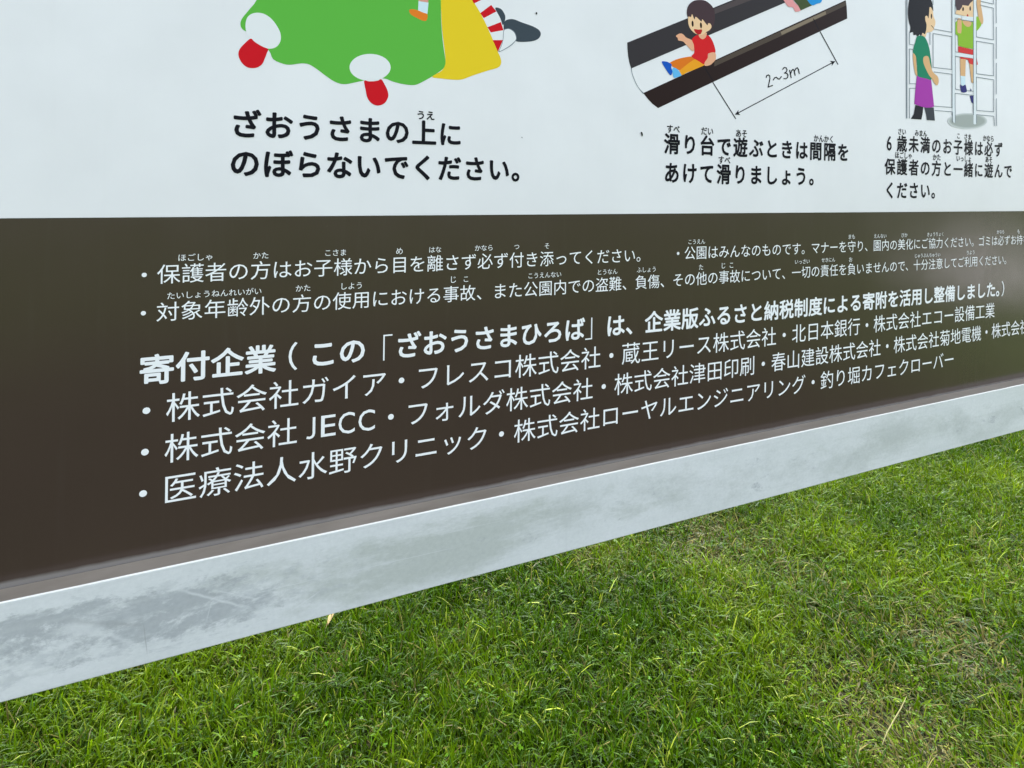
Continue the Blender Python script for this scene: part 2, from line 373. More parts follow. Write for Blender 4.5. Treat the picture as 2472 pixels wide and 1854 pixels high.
# JECC inside the third list line
jecc = text_mesh("lettering", [('E', 191.0, -43.5, 42.0, 37.1, 0.0), ('C', 212.5, -43.5, 31.0, 37.1, 0.0), ('C', 235.8, -43.8, 32.0, 37.1, 0.0)], PM['w'])
def stroke(name, pts, w, m, y=-.0004):
    """one printed line of even width, mitred at its bends"""
    L_, R_ = [], []
    for i, (px, pz) in enumerate(pts):
        a, b = pts[max(i - 1, 0)], pts[min(i + 1, len(pts) - 1)]
        d1 = Vector((px - a[0], pz - a[1])); d2 = Vector((b[0] - px, b[1] - pz))
        if i == 0: d1 = d2
        if i == len(pts) - 1: d2 = d1
        t = (d1.normalized() + d2.normalized()).normalized(); k = 1 / max(.4, t.dot(d1.normalized()))
        L_.append((px - t.y * w / 2 * k, pz + t.x * w / 2 * k)); R_.append((px + t.y * w / 2 * k, pz - t.x * w / 2 * k))
    n = len(pts); vs_ = [V(a, b, y) for a, b in L_ + R_]
    return mesh_obj(name, vs_, [(i, i + 1, n + i + 1, n + i) for i in range(n - 1)], [m], sign)
stroke("lettering", [(186.2, -18.3), (186.2, -37.0), (185.6, -39.8), (184.0, -41.6), (181.4, -42.3), (178.2, -41.6)], 2.9, PM['w'])
stroke("lettering", [(561.3, 71.0), (561.3, 40.6), (550.9, 40.6)], 1.8, PM['w'])
stroke("lettering", [(266.75, 40.2), (266.75, 71.2), (277.02, 71.2)], 1.8, PM['w'])
for t, x, z, p, asp, col, b in RUBY:
    text_mesh("small_lettering", [(c, x + i * p, z, p, p * asp, b) for i, c in enumerate(t)], PM[col])

# ------------------------------------------------------------------ printed pictures
def catmull(P, n=5):
    P = np.array(P, float); out = []
    for i in range(len(P)):
        p0, p1, p2, p3 = P[i - 1], P[i], P[(i + 1) % len(P)], P[(i + 2) % len(P)]
        for k in range(n):
            t = k / n
            out.append(.5 * ((2 * p1) + (-p0 + p2) * t + (2 * p0 - 5 * p1 + 4 * p2 - p3) * t * t + (-p0 + 3 * p1 - 3 * p2 + p3) * t ** 3))
    return out
ILL = [["mound_print",[["green","s",[[124.63,487.87],[118.67,466.51],[111.11,454.43],[103.91,443.33],[102.47,436.4],[104.5,431.57],[109.57,428.45],[116.1,421.89],[131.81,410.78],[136.65,400.94],[147.85,396.5],[155.89,396.4],[167.25,399.06],[175.49,398.62],[183.86,394.1],[194.02,387.02],[204.3,380.76],[214.65,378.56],[225.05,380.86],[239.11,385.14],[260.64,389.73],[273.51,386.56],[286.56,384.46],[299.76,384.41],[309.26,388.6],[324.6,398.5],[337.23,408.67],[340.11,415.31],[339.62,422.02],[336.8,439.08],[334.56,458.09],[333.31,477.17],[333.05,496.37],[330.71,522.93],[312.73,556.3],[274.69,575.8],[220.8,576.57],[170.33,549.26],[138.42,517.55]]],
["yellow","s",[[332.99,500.21],[333.71,477.22],[335.16,458.16],[337.79,439.19],[340.03,421.09],[339.35,412.34],[334.32,405.13],[323.06,397.03],[332.48,395.73],[350.35,395.52],[362.44,396.94],[376.67,403.08],[397.38,411.46],[412.57,417.26],[416.75,424.08],[415.14,431.55],[410.74,440.12],[403.06,456.26],[395.46,471.29],[386.87,486.07],[375.25,502.25],[362.75,518.08],[348.47,529.53],[334.53,531.21]]],
["white","s",[[107.76,439.59],[110.43,447.04],[116.53,451.4],[125.06,452.0],[132.93,448.21],[139.34,440.91],[143.9,431.95],[144.33,423.35],[140.91,416.4],[134.93,412.83],[128.64,413.02],[120.8,416.96],[113.02,421.89],[108.34,429.49]]],
["red","s",[[113.02,421.89],[116.91,418.92],[121.59,416.02],[126.29,413.79],[131.32,411.93],[130.27,408.04],[128.0,400.94],[124.97,393.79],[118.81,389.28],[110.34,389.0],[104.18,393.84],[100.9,401.62],[101.88,408.47],[106.97,415.78]]],
["white","s",[[270.33,403.96],[269.75,400.18],[267.94,396.48],[264.99,393.06],[261.07,390.07],[256.39,387.69],[251.18,386.02],[245.71,385.14],[240.27,385.1],[235.12,385.88],[230.51,387.44],[226.67,389.69],[223.78,392.53],[221.97,395.81],[221.32,399.38],[221.88,403.06],[223.6,406.67],[226.41,410.04],[230.18,413.01],[234.74,415.42],[239.85,417.16],[245.28,418.13],[250.75,418.27],[255.99,417.58],[260.73,416.08],[264.72,413.84],[267.75,410.97],[269.65,407.62]]],
["red","s",[[238.76,384.56],[244.11,384.46],[249.84,384.94],[255.24,386.32],[259.2,388.13],[262.92,382.89],[267.24,373.96],[267.71,366.57],[263.23,358.83],[255.64,355.54],[248.4,357.44],[242.95,363.84],[240.5,373.73]]]]],
["child_leg_print",[["pants2","p",[[303.86,503.66],[317.29,505.61],[316.53,490.64],[304.04,490.06]]],
["sock","p",[[304.03,490.81],[316.92,490.69],[315.76,476.05],[303.63,478.64]]],
["orange","s",[[292.44,477.92],[296.96,479.65],[303.62,479.02],[309.97,477.2],[315.18,475.98],[315.83,471.49],[313.95,467.44],[309.14,467.03],[302.42,469.4],[294.78,472.76]]]]],
["striped_leg_print",[["white","p",[[374.2,504.06],[370.98,513.42],[386.39,519.61],[393.89,506.83],[402.44,499.05],[411.08,489.22],[417.25,477.97],[419.36,466.16],[418.02,454.95],[412.26,438.27],[403.06,456.26],[395.46,471.29],[386.87,486.07]]],
["red","p",[[374.21,503.08],[377.37,497.82],[388.69,504.71],[383.42,509.3]]],
["red","p",[[386.24,486.38],[391.13,480.28],[408.92,491.53],[401.37,499.31]]],
["red","p",[[396.54,469.04],[401.27,462.63],[419.33,467.77],[415.52,478.35]]],
["red","p",[[404.17,452.8],[411.83,438.23],[418.67,454.42]]],
["grey","s",[[407.15,495.7],[415.27,495.78],[420.96,488.89],[421.49,482.52],[418.37,474.49],[414.37,483.63]]],
["grey","s",[[419.85,476.28],[423.01,481.7],[432.75,484.34],[445.97,481.53],[461.63,478.33],[471.39,474.36],[474.44,468.52],[469.78,461.38],[457.47,456.72],[438.0,454.96],[435.7,462.01],[427.53,469.14],[420.4,468.3]]],
["line","s",[[419.55,467.39],[423.18,470.24],[428.59,470.89],[435.63,467.07],[438.59,459.29],[435.83,453.5],[426.8,445.44],[413.12,437.96],[416.0,445.69],[418.65,455.62]]],
["white","s",[[420.21,466.87],[423.41,469.46],[428.39,470.05],[434.76,466.36],[437.72,459.19],[434.95,454.01],[426.35,446.4],[414.17,439.07],[416.86,446.18],[419.3,455.7]]]]],
["slide_print",[["line","s",[[621.72,436.82],[622.81,430.27],[625.49,423.01],[631.19,412.65],[637.27,405.61],[643.35,399.88],[645.34,400.36],[638.46,405.71],[632.38,412.75],[626.67,423.12],[623.8,430.36],[623.1,436.95]]],
["board1","p",[[614.67,472.62],[773.52,545.26],[1072.64,682.0],[1074.92,642.25],[923.67,573.32],[622.14,435.2],[619.07,443.21],[616.56,452.93],[615.2,464.39]]],
["board1b","p",[[775.79,544.14],[917.89,608.97],[1072.7,679.61],[1072.86,671.61],[913.1,595.05],[777.07,535.94]]],
["board2","p",[[644.14,400.61],[1071.55,598.81],[1074.07,587.52],[1075.95,566.68],[671.25,379.88],[660.94,385.46],[652.32,392.46]]],
["board2b","p",[[777.32,460.63],[1071.59,596.81],[1072.6,589.73],[919.68,517.97],[777.46,452.8]]],
["tan","p",[[917.02,524.09],[1021.61,572.59],[1023.1,567.27],[919.65,519.11]]],
["black","p",[[758.76,447.85],[774.08,429.96],[775.41,430.73],[760.07,448.63]]],
["black","p",[[991.49,555.47],[1004.77,538.04],[1006.46,538.84],[993.17,556.28]]],
["black","p",[[774.18,427.04],[822.09,371.98],[823.66,372.85],[775.69,427.92]]],
["black","p",[[1007.97,535.02],[1053.47,481.76],[1055.43,482.71],[1009.87,535.99]]],
["black","p",[[825.88,380.67],[1042.57,484.42],[1041.49,485.71],[824.97,381.89]]],
["black","p",[[820.81,379.2],[828.16,387.3],[827.77,382.72],[831.84,379.33]]],
["black","p",[[1047.55,487.56],[1038.79,478.39],[1039.24,483.78],[1033.89,486.82]]],
["black","p",[[887.5,444.18],[888.73,448.25],[886.57,448.47],[885.34,444.4]]],
["black","p",[[887.42,446.88],[892.03,449.04],[891.01,450.45],[886.39,448.29]]],
["black","p",[[889.75,448.96],[894.11,447.09],[895.36,448.58],[890.99,450.45]]],
["black","p",[[893.0,448.4],[893.72,442.97],[895.94,443.3],[895.23,448.74]]],
["black","p",[[893.79,444.21],[892.17,437.47],[894.36,437.33],[895.98,444.07]]],
["black","p",[[892.42,438.5],[889.85,428.7],[892.03,428.52],[894.61,438.32]]],
["black","p",[[890.89,428.13],[902.0,432.4],[901.14,433.9],[890.03,429.63]]],
["black","p",[[902.57,441.15],[906.76,446.1],[904.9,446.91],[900.72,441.96]]],
["black","p",[[905.1,445.08],[910.15,446.53],[909.54,448.11],[904.49,446.66]]],
["black","p",[[907.93,446.75],[913.27,443.5],[914.8,444.87],[909.46,448.12]]],
["black","p",[[913.06,443.53],[917.42,444.45],[917.01,446.09],[912.66,445.17]]],
["black","p",[[917.07,444.25],[921.59,449.24],[919.75,450.1],[915.23,445.12]]],
["black","p",[[922.99,460.63],[927.63,465.05],[925.89,466.01],[921.25,461.6]]],
["black","p",[[925.46,464.27],[931.42,464.09],[931.77,465.8],[925.8,465.98]]],
["black","p",[[929.59,465.01],[931.96,460.86],[934.1,461.67],[931.72,465.83]]],
["black","p",[[931.93,462.43],[929.73,457.86],[931.89,457.43],[934.09,462.01]]],
["black","p",[[931.0,459.14],[925.81,456.23],[927.05,454.89],[932.25,457.8]]],
["black","p",[[926.23,455.01],[932.97,455.14],[933.15,456.86],[926.41,456.73]]],
["black","p",[[931.03,455.85],[934.65,451.88],[936.6,452.94],[932.98,456.92]]],
["black","p",[[934.31,453.45],[932.51,448.13],[934.75,447.87],[936.55,453.2]]],
["black","p",[[933.76,449.5],[928.55,446.61],[929.79,445.27],[935.01,448.16]]],
["black","p",[[930.56,447.11],[925.11,447.15],[924.86,445.44],[930.31,445.39]]],
["black","p",[[937.4,461.9],[941.56,448.5],[943.82,449.04],[939.66,462.46]]],
["black","p",[[941.77,454.54],[944.65,461.5],[942.44,461.84],[939.56,454.88]]],
["black","p",[[943.73,460.24],[947.72,463.84],[945.98,464.85],[942.01,461.24]]],
["black","p",[[945.06,463.61],[948.64,461.07],[950.35,462.38],[946.76,464.92]]],
["black","p",[[947.73,462.28],[950.53,453.1],[952.81,453.65],[950.01,462.83]]],
["black","p",[[950.1,459.03],[953.94,465.69],[951.81,466.21],[947.97,459.57]]],
["black","p",[[952.72,464.46],[957.46,467.42],[956.07,468.7],[951.33,465.74]]],
["black","p",[[954.83,467.56],[958.26,463.93],[960.24,465.03],[956.8,468.66]]],
["black","p",[[957.56,465.09],[960.11,457.01],[962.41,457.57],[959.86,465.66]]]]],
["sliding_child_print",[["pants1","s",[[690.74,449.79],[703.23,456.51],[720.16,461.66],[733.06,463.83],[740.74,460.22],[728.97,450.34],[715.16,442.09],[709.86,440.73],[699.23,444.07],[693.93,447.01]]],
["pants3","s",[[738.55,460.36],[748.45,457.46],[758.44,454.02],[742.08,445.97],[724.86,438.62],[714.24,433.68],[709.9,438.14],[714.07,443.37]]],
["blue","s",[[676.62,450.13],[684.46,451.58],[690.73,450.13],[694.96,447.96],[694.2,443.6],[696.41,436.92],[694.4,431.93],[691.04,432.66],[684.67,439.28]]],
["blue2","s",[[696.12,441.71],[702.4,443.33],[709.9,438.14],[713.4,432.91],[706.86,430.09],[699.5,428.25],[696.86,435.24]]],
["skin","s",[[702.17,492.61],[708.87,496.84],[715.26,496.72],[721.76,492.26],[731.51,489.87],[735.92,485.99],[736.77,474.71],[732.89,473.08],[721.96,480.98],[715.46,485.47],[706.94,486.25],[705.18,489.85]]],
["shirt","s",[[732.57,490.87],[741.15,497.97],[746.62,498.07],[749.55,494.18],[756.61,494.45],[760.93,500.42],[768.1,498.41],[775.23,488.55],[778.86,475.04],[765.89,472.46],[763.97,467.83],[763.81,464.27],[757.77,454.31],[746.24,458.13],[732.41,463.77],[737.28,470.39],[736.2,482.52]]],
["skin","s",[[766.34,472.33],[778.41,474.64],[779.95,464.99],[773.99,458.17],[768.46,454.09],[759.15,451.97],[757.73,456.6],[763.37,464.23]]],
["skin","s",[[746.35,501.2],[760.4,505.49],[759.65,497.45],[753.31,493.2],[747.1,495.67]]],
["hair1","s",[[722.1,534.03],[725.59,543.2],[733.69,550.07],[743.44,553.52],[756.63,554.3],[767.84,549.82],[774.69,542.75],[776.89,533.25],[776.19,522.48],[771.87,513.06],[764.85,505.13],[749.79,505.12],[732.17,513.53],[723.77,524.68]]],
["skin2","s",[[725.06,524.84],[724.99,516.13],[727.27,509.44],[732.34,503.94],[741.12,499.89],[752.09,500.11],[761.28,505.95],[767.45,509.87],[770.49,514.67],[768.39,519.21],[763.92,519.54],[762.42,516.35],[757.25,520.13],[752.09,524.42],[750.17,520.66],[739.55,526.7],[736.79,522.14],[732.32,529.62],[729.8,525.1]]],
["eye","s",[[735.39,515.4],[735.37,513.35],[734.96,511.63],[734.26,510.6],[733.39,510.46],[732.54,511.24],[731.86,512.77],[731.5,514.76],[731.52,516.81],[731.93,518.53],[732.63,519.56],[733.5,519.7],[734.35,518.93],[735.03,517.4]]],
["eye","s",[[751.6,514.76],[751.57,512.69],[751.16,510.96],[750.45,509.92],[749.57,509.78],[748.7,510.56],[748.02,512.11],[747.65,514.11],[747.68,516.18],[748.09,517.9],[748.8,518.94],[749.68,519.08],[750.55,518.31],[751.23,516.76]]],
["mouth","s",[[736.2,506.67],[744.26,507.28],[751.94,508.02],[749.86,501.61],[744.4,499.57],[739.34,501.79]]]]],
["second_child_print",[["pink","s",[[919.65,583.73],[933.54,591.39],[941.43,583.0],[948.02,577.23],[955.12,573.42],[961.76,568.94],[961.31,565.23],[949.61,562.34],[944.3,568.52],[933.99,568.65],[927.5,573.09]]],
["olive","p",[[936.18,587.97],[973.97,591.42],[990.49,579.18],[962.08,565.9],[955.1,574.37]]],
["blue3","s",[[969.89,596.62],[1010.04,602.4],[1011.16,587.86],[999.59,582.37],[989.43,578.45],[979.44,583.48]]]]],
["climbing_frame_print",[["sh0","s",[[1492.96,407.16],[1491.74,403.86],[1487.98,400.55],[1481.82,397.35],[1473.55,394.41],[1463.5,391.84],[1452.1,389.73],[1439.81,388.17],[1427.12,387.2],[1414.52,386.86],[1402.49,387.15],[1391.47,388.05],[1381.87,389.53],[1374.01,391.53],[1368.18,393.96],[1364.57,396.73],[1363.3,399.76],[1364.42,402.91],[1367.89,406.09],[1373.59,409.18],[1381.32,412.06],[1390.83,414.63],[1401.77,416.79],[1413.75,418.45],[1426.33,419.55],[1439.03,420.03],[1451.36,419.87],[1462.82,419.07],[1472.97,417.65],[1481.36,415.66],[1487.66,413.18],[1491.58,410.31]]],
["sh1","s",[[1490.24,407.0],[1489.06,403.97],[1485.45,400.91],[1479.55,397.96],[1471.62,395.24],[1461.99,392.85],[1451.06,390.88],[1439.27,389.41],[1427.09,388.49],[1415.0,388.15],[1403.45,388.39],[1392.87,389.19],[1383.64,390.53],[1376.09,392.35],[1370.49,394.57],[1367.02,397.12],[1365.81,399.9],[1366.88,402.81],[1370.22,405.75],[1375.7,408.6],[1383.14,411.27],[1392.27,413.66],[1402.78,415.67],[1414.28,417.22],[1426.36,418.25],[1438.54,418.72],[1450.37,418.6],[1461.37,417.89],[1471.09,416.6],[1479.13,414.79],[1485.16,412.52],[1488.91,409.89]]],
["sh2","s",[[1486.97,406.81],[1485.86,404.04],[1482.43,401.25],[1476.84,398.55],[1469.32,396.05],[1460.18,393.84],[1449.81,392.03],[1438.62,390.66],[1427.06,389.79],[1415.57,389.44],[1404.6,389.64],[1394.54,390.35],[1385.77,391.55],[1378.6,393.19],[1373.27,395.21],[1369.97,397.53],[1368.82,400.07],[1369.85,402.73],[1373.02,405.42],[1378.24,408.04],[1385.31,410.5],[1394.0,412.7],[1403.99,414.55],[1414.92,415.99],[1426.39,416.96],[1437.96,417.41],[1449.18,417.32],[1459.61,416.69],[1468.83,415.53],[1476.45,413.9],[1482.16,411.84],[1485.72,409.45]]],
["sh3","s",[[1482.62,406.57],[1481.59,404.09],[1478.41,401.6],[1473.23,399.17],[1466.25,396.93],[1457.78,394.94],[1448.15,393.29],[1437.76,392.05],[1427.02,391.24],[1416.35,390.91],[1406.14,391.05],[1396.79,391.67],[1388.63,392.72],[1381.95,394.17],[1376.99,395.97],[1373.92,398.03],[1372.84,400.3],[1373.8,402.68],[1376.77,405.1],[1381.63,407.45],[1388.22,409.66],[1396.3,411.64],[1405.6,413.31],[1415.77,414.62],[1426.43,415.51],[1437.17,415.93],[1447.59,415.87],[1457.27,415.32],[1465.82,414.31],[1472.88,412.86],[1478.18,411.04],[1481.47,408.91]]]]],
["watching_adult_print",[["skin2","s",[[1301.91,617.34],[1306.71,617.98],[1312.92,611.03],[1314.59,601.91],[1320.65,592.54],[1320.11,584.66],[1316.35,578.75],[1317.37,577.0],[1311.43,571.46],[1303.05,568.61],[1295.17,566.91],[1292.01,558.82],[1282.46,560.04],[1282.3,566.95],[1289.64,578.62],[1290.65,586.47],[1289.96,595.65],[1293.93,599.56],[1297.23,612.06]]],
["hair2","s",[[1246.09,634.16],[1271.57,642.41],[1297.74,641.55],[1308.87,629.15],[1312.71,620.34],[1313.65,611.13],[1307.21,617.27],[1302.65,616.66],[1301.44,606.42],[1299.78,595.35],[1295.86,598.73],[1291.1,598.11],[1290.31,591.06],[1294.33,582.29],[1293.6,572.92],[1289.53,563.17],[1282.82,565.16],[1278.25,558.01],[1274.62,561.44],[1269.33,556.22],[1264.09,559.45],[1257.12,557.88],[1254.66,563.7],[1245.46,560.79],[1247.55,570.47],[1243.39,580.61],[1240.12,592.34],[1239.78,607.47],[1242.45,621.5]]],
["skin2","s",[[1289.98,594.88],[1291.09,598.58],[1295.85,599.5],[1298.33,595.94],[1297.05,588.81],[1293.01,587.54]]],
["eye","s",[[1310.51,600.6],[1310.37,598.42],[1309.87,596.63],[1309.12,595.57],[1308.26,595.47],[1307.47,596.32],[1306.89,597.98],[1306.65,600.11],[1306.79,602.28],[1307.28,604.08],[1308.03,605.13],[1308.89,605.25],[1309.69,604.39],[1310.26,602.73]]],
["eye","p",[[1307.79,582.28],[1316.32,576.89],[1317.6,577.75],[1309.06,583.14]]],
["black","p",[[1265.32,424.81],[1288.51,422.52],[1286.46,408.49],[1283.14,397.96],[1252.66,397.71],[1260.59,406.9]]],
["dgrey","p",[[1291.38,421.94],[1319.76,423.82],[1324.02,398.3],[1299.84,398.0],[1297.18,409.15]]],
["purple","p",[[1268.23,481.74],[1289.54,480.53],[1310.73,477.7],[1315.41,453.93],[1320.94,425.46],[1310.09,422.71],[1295.69,421.76],[1279.0,423.43],[1262.01,426.42],[1264.57,457.68]]],
["green2","s",[[1267.67,556.8],[1280.59,559.05],[1290.14,557.06],[1297.99,548.66],[1304.55,535.41],[1307.21,524.81],[1309.63,514.17],[1311.89,500.38],[1312.19,487.95],[1310.02,477.17],[1296.77,478.06],[1269.41,481.54],[1268.29,499.38],[1264.6,517.41],[1255.55,524.89],[1257.65,535.03],[1262.53,546.27]]],
["skin3","s",[[1256.06,522.96],[1264.12,517.66],[1265.85,503.75],[1268.92,482.57],[1263.97,483.66],[1259.72,495.52],[1256.85,508.99]]],
["skin3","s",[[1286.76,518.1],[1295.26,522.04],[1302.51,519.67],[1306.89,507.68],[1315.7,492.94],[1330.03,485.14],[1333.94,475.76],[1329.46,467.86],[1321.09,470.77],[1313.61,478.72],[1303.79,485.65],[1292.7,498.59],[1286.5,508.81]]]]],
["climbing_child_print",[["skin3","p",[[1399.83,527.02],[1418.44,528.06],[1417.47,493.26],[1401.95,492.71]]],
["sock","p",[[1401.95,492.71],[1417.47,493.26],[1417.96,473.44],[1404.47,473.96]]],
["navy","s",[[1401.6,475.33],[1408.9,472.39],[1417.89,476.34],[1421.98,468.59],[1422.92,462.52],[1411.8,459.73],[1404.5,462.39]]],
["skin3","p",[[1429.83,521.9],[1443.04,520.73],[1444.01,481.74],[1437.9,482.86]]],
["navy","p",[[1433.58,455.23],[1444.65,455.72],[1445.05,439.46],[1438.9,442.29]]],
["navy","p",[[1436.62,470.56],[1438.6,465.03],[1433.07,464.93]]],
["red2","p",[[1393.34,551.19],[1442.32,549.63],[1442.59,538.92],[1393.63,539.21]]],
["red2","p",[[1397.69,530.49],[1442.78,531.29],[1443.09,518.78],[1429.88,519.96],[1426.31,526.41],[1419.23,527.82],[1402.41,526.79]]],
["red2","p",[[1452.4,539.59],[1458.21,520.55],[1452.89,519.72]]],
["lime","p",[[1381.53,596.15],[1390.27,603.63],[1405.68,604.28],[1426.48,604.62],[1441.2,605.48],[1442.55,551.29],[1417.37,550.55],[1392.8,552.41],[1391.81,571.82],[1382.03,575.49]]],
["lime","s",[[1449.97,615.7],[1458.47,617.11],[1467.63,605.15],[1461.68,596.23],[1450.62,589.67]]],
["skin3","s",[[1451.72,652.16],[1463.72,653.83],[1465.31,644.21],[1471.17,625.3],[1474.19,612.53],[1469.53,604.56],[1458.77,615.84],[1454.99,628.1],[1451.44,642.33]]],
["skin3","s",[[1405.69,603.64],[1432.77,604.92],[1432.94,597.96],[1424.13,593.65],[1413.67,595.29]]],
["skin3","s",[[1390.23,605.22],[1401.75,606.68],[1402.37,581.07],[1396.54,577.5],[1389.55,580.84]]],
["skin2","p",[[1385.99,622.25],[1394.64,634.6],[1439.74,653.74],[1440.68,615.66],[1415.8,614.1],[1386.18,614.61],[1382.32,616.18]]],
["hair1","p",[[1380.03,658.11],[1438.1,666.51],[1438.55,648.37],[1430.77,643.57],[1423.61,636.12],[1404.92,635.2],[1402.47,630.05],[1395.43,623.18],[1386.75,622.67],[1382.42,632.94]]],
["eye","s",[[1409.5,627.77],[1409.26,625.92],[1408.51,624.37],[1407.39,623.41],[1406.13,623.25],[1404.98,623.9],[1404.15,625.25],[1403.83,627.02],[1404.07,628.86],[1404.82,630.41],[1405.93,631.37],[1407.19,631.54],[1408.35,630.89],[1409.17,629.54]]],
["eye","s",[[1432.37,631.95],[1432.16,629.95],[1431.47,628.28],[1430.44,627.27],[1429.27,627.11],[1428.2,627.85],[1427.44,629.32],[1427.13,631.25],[1427.34,633.25],[1428.03,634.92],[1429.06,635.93],[1430.22,636.09],[1431.29,635.35],[1432.06,633.88]]],
["mouth","s",[[1424.09,616.45],[1423.78,614.96],[1422.85,613.77],[1421.56,613.22],[1420.25,613.44],[1419.27,614.38],[1418.89,615.78],[1419.2,617.28],[1420.13,618.46],[1421.42,619.02],[1422.73,618.8],[1423.71,617.86]]]]],
["frame_rail_print",[["rail","p",[[1371.77,664.85],[1379.59,666.01],[1385.94,403.44],[1387.11,397.44],[1382.53,397.66],[1377.83,402.98]]],
["rail","p",[[1440.01,674.91],[1448.46,676.16],[1455.36,399.29],[1451.41,397.43],[1446.33,398.79]]],
["rail","p",[[1380.88,612.81],[1401.07,613.33],[1401.2,607.89],[1381.02,606.93]]],
["rail","p",[[1403.39,613.31],[1441.48,615.76],[1441.68,607.65],[1403.59,605.3]]],
["rail","p",[[1383.71,537.7],[1443.4,538.35],[1443.56,531.85],[1383.88,530.7]]],
["line","p",[[1231.7,644.52],[1239.16,397.66],[1240.76,397.76],[1233.3,644.76]]],
["line","p",[[1234.9,645.0],[1240.53,397.75],[1242.14,397.84],[1236.5,645.23]]],
["line","p",[[1243.93,562.0],[1244.46,538.62],[1246.07,538.8],[1245.54,562.19]]],
["line","p",[[1244.65,538.5],[1257.9,538.3],[1258.18,539.38],[1244.92,539.57]]],
["line","p",[[1258.38,530.69],[1245.12,530.93],[1244.84,529.85],[1258.1,529.61]]],
["line","p",[[1244.64,530.61],[1246.17,463.81],[1247.79,463.94],[1246.26,530.79]]],
["line","p",[[1246.48,463.63],[1265.57,464.88],[1265.59,465.95],[1246.49,464.7]]],
["line","p",[[1265.78,457.39],[1246.68,456.04],[1246.69,454.97],[1265.78,456.32]]],
["line","p",[[1246.35,455.79],[1247.67,398.17],[1249.29,398.26],[1247.97,455.92]]],
["line","p",[[1304.14,568.29],[1304.7,544.41],[1306.39,544.6],[1305.82,568.49]]],
["line","p",[[1311.01,656.22],[1311.79,623.01],[1313.49,623.24],[1312.7,656.47]]],
["line","p",[[1316.74,575.98],[1373.01,576.21],[1373.29,577.34],[1317.01,577.08]]],
["line","p",[[1373.52,576.54],[1371.38,665.13],[1369.62,664.87],[1371.76,576.34]]],
["line","p",[[1309.01,520.33],[1309.01,520.33],[1309.01,520.33],[1309.01,520.33]]],
["line","p",[[1316.84,501.6],[1315.27,568.04],[1313.58,567.84],[1315.14,501.44]]],
["line","p",[[1313.81,567.05],[1373.23,567.82],[1373.48,568.94],[1314.05,568.16]]],
["line","p",[[1371.94,568.6],[1373.53,502.6],[1375.3,502.76],[1373.71,568.81]]],
["line","p",[[1375.02,503.59],[1315.56,502.39],[1315.39,501.29],[1374.85,502.47]]],
["line","p",[[1318.01,492.64],[1375.57,492.98],[1375.77,494.1],[1318.21,493.75]]],
["line","p",[[1374.25,493.79],[1375.86,427.2],[1377.63,427.32],[1376.02,493.95]]],
["line","p",[[1377.32,428.17],[1320.46,427.09],[1320.35,425.99],[1377.21,427.05]]],
["line","p",[[1321.76,417.65],[1377.41,418.3],[1377.53,419.42],[1321.88,418.75]]],
["line","p",[[1378.95,666.25],[1380.23,613.19],[1382.01,613.42],[1380.72,666.51]]],
["line","p",[[1380.67,604.31],[1441.59,605.88],[1441.86,607.04],[1380.92,605.45]]],
["line","p",[[1380.42,605.11],[1382.81,538.55],[1384.58,538.74],[1382.2,605.34]]],
["line","p",[[1383.05,538.4],[1393.55,538.6],[1393.76,539.74],[1383.26,539.53]]],
["line","p",[[1438.55,675.04],[1443.35,481.34],[1445.2,481.49],[1440.4,675.31]]],
["line","p",[[1386.88,464.69],[1384.77,530.65],[1382.99,530.46],[1385.1,464.54]]],
["line","p",[[1383.26,529.65],[1397.61,529.88],[1397.82,531.02],[1383.47,530.78]]],
["line","p",[[1385.28,464.42],[1401.72,463.48],[1402.07,464.61],[1385.63,465.54]]],
["line","p",[[1421.44,464.31],[1444.88,464.42],[1445.07,465.57],[1421.62,465.45]]],
["line","p",[[1384.3,455.84],[1445.09,456.29],[1445.26,457.44],[1384.47,456.96]]],
["line","p",[[1384.02,456.67],[1386.22,397.53],[1388.0,397.64],[1385.79,456.81]]],
["line","p",[[1443.95,457.15],[1444.97,416.3],[1446.82,416.41],[1445.8,457.29]]],
["line","p",[[1463.04,650.79],[1508.03,650.71],[1508.44,651.9],[1463.43,651.97]]],
["line","p",[[1508.64,651.08],[1508.33,685.33],[1506.4,685.05],[1506.71,650.83]]],
["line","p",[[1461.91,642.45],[1507.97,642.22],[1508.38,643.41],[1462.3,643.62]]],
["line","p",[[1506.63,643.03],[1509.16,576.63],[1511.09,576.86],[1508.56,643.3]]],
["line","p",[[1510.84,577.69],[1451.07,577.29],[1450.77,576.14],[1510.53,576.5]]],
["line","p",[[1452.41,576.48],[1452.06,590.52],[1450.2,590.29],[1450.55,576.27]]],
["line","p",[[1451.0,567.5],[1510.76,568.21],[1511.04,569.39],[1451.27,568.66]]],
["line","p",[[1509.35,569.04],[1511.06,501.93],[1512.99,502.1],[1511.28,569.25]]],
["line","p",[[1512.7,502.96],[1452.89,502.36],[1452.68,501.21],[1512.48,501.78]]],
["line","p",[[1454.28,501.53],[1452.61,568.54],[1450.75,568.33],[1452.42,501.36]]],
["line","p",[[1452.83,494.21],[1513.22,493.5],[1513.49,494.68],[1453.09,495.36]]],
["line","p",[[1511.8,494.37],[1513.51,427.15],[1515.45,427.27],[1513.74,494.53]]],
["line","p",[[1515.12,428.15],[1455.51,427.37],[1455.38,426.22],[1514.99,426.98]]],
["line","p",[[1456.95,426.52],[1454.43,495.21],[1452.57,495.04],[1455.08,426.39]]],
["line","p",[[1456.77,400.64],[1457.16,418.53],[1455.29,418.45],[1454.91,400.57]]],
["line","p",[[1455.59,417.57],[1515.21,417.82],[1515.36,418.99],[1455.73,418.72]]],
["line","p",[[1513.69,418.64],[1517.08,398.12],[1519.01,398.32],[1515.62,418.85]]],
["line","p",[[1514.67,686.26],[1517.68,612.62],[1519.62,612.87],[1516.61,686.56]]],
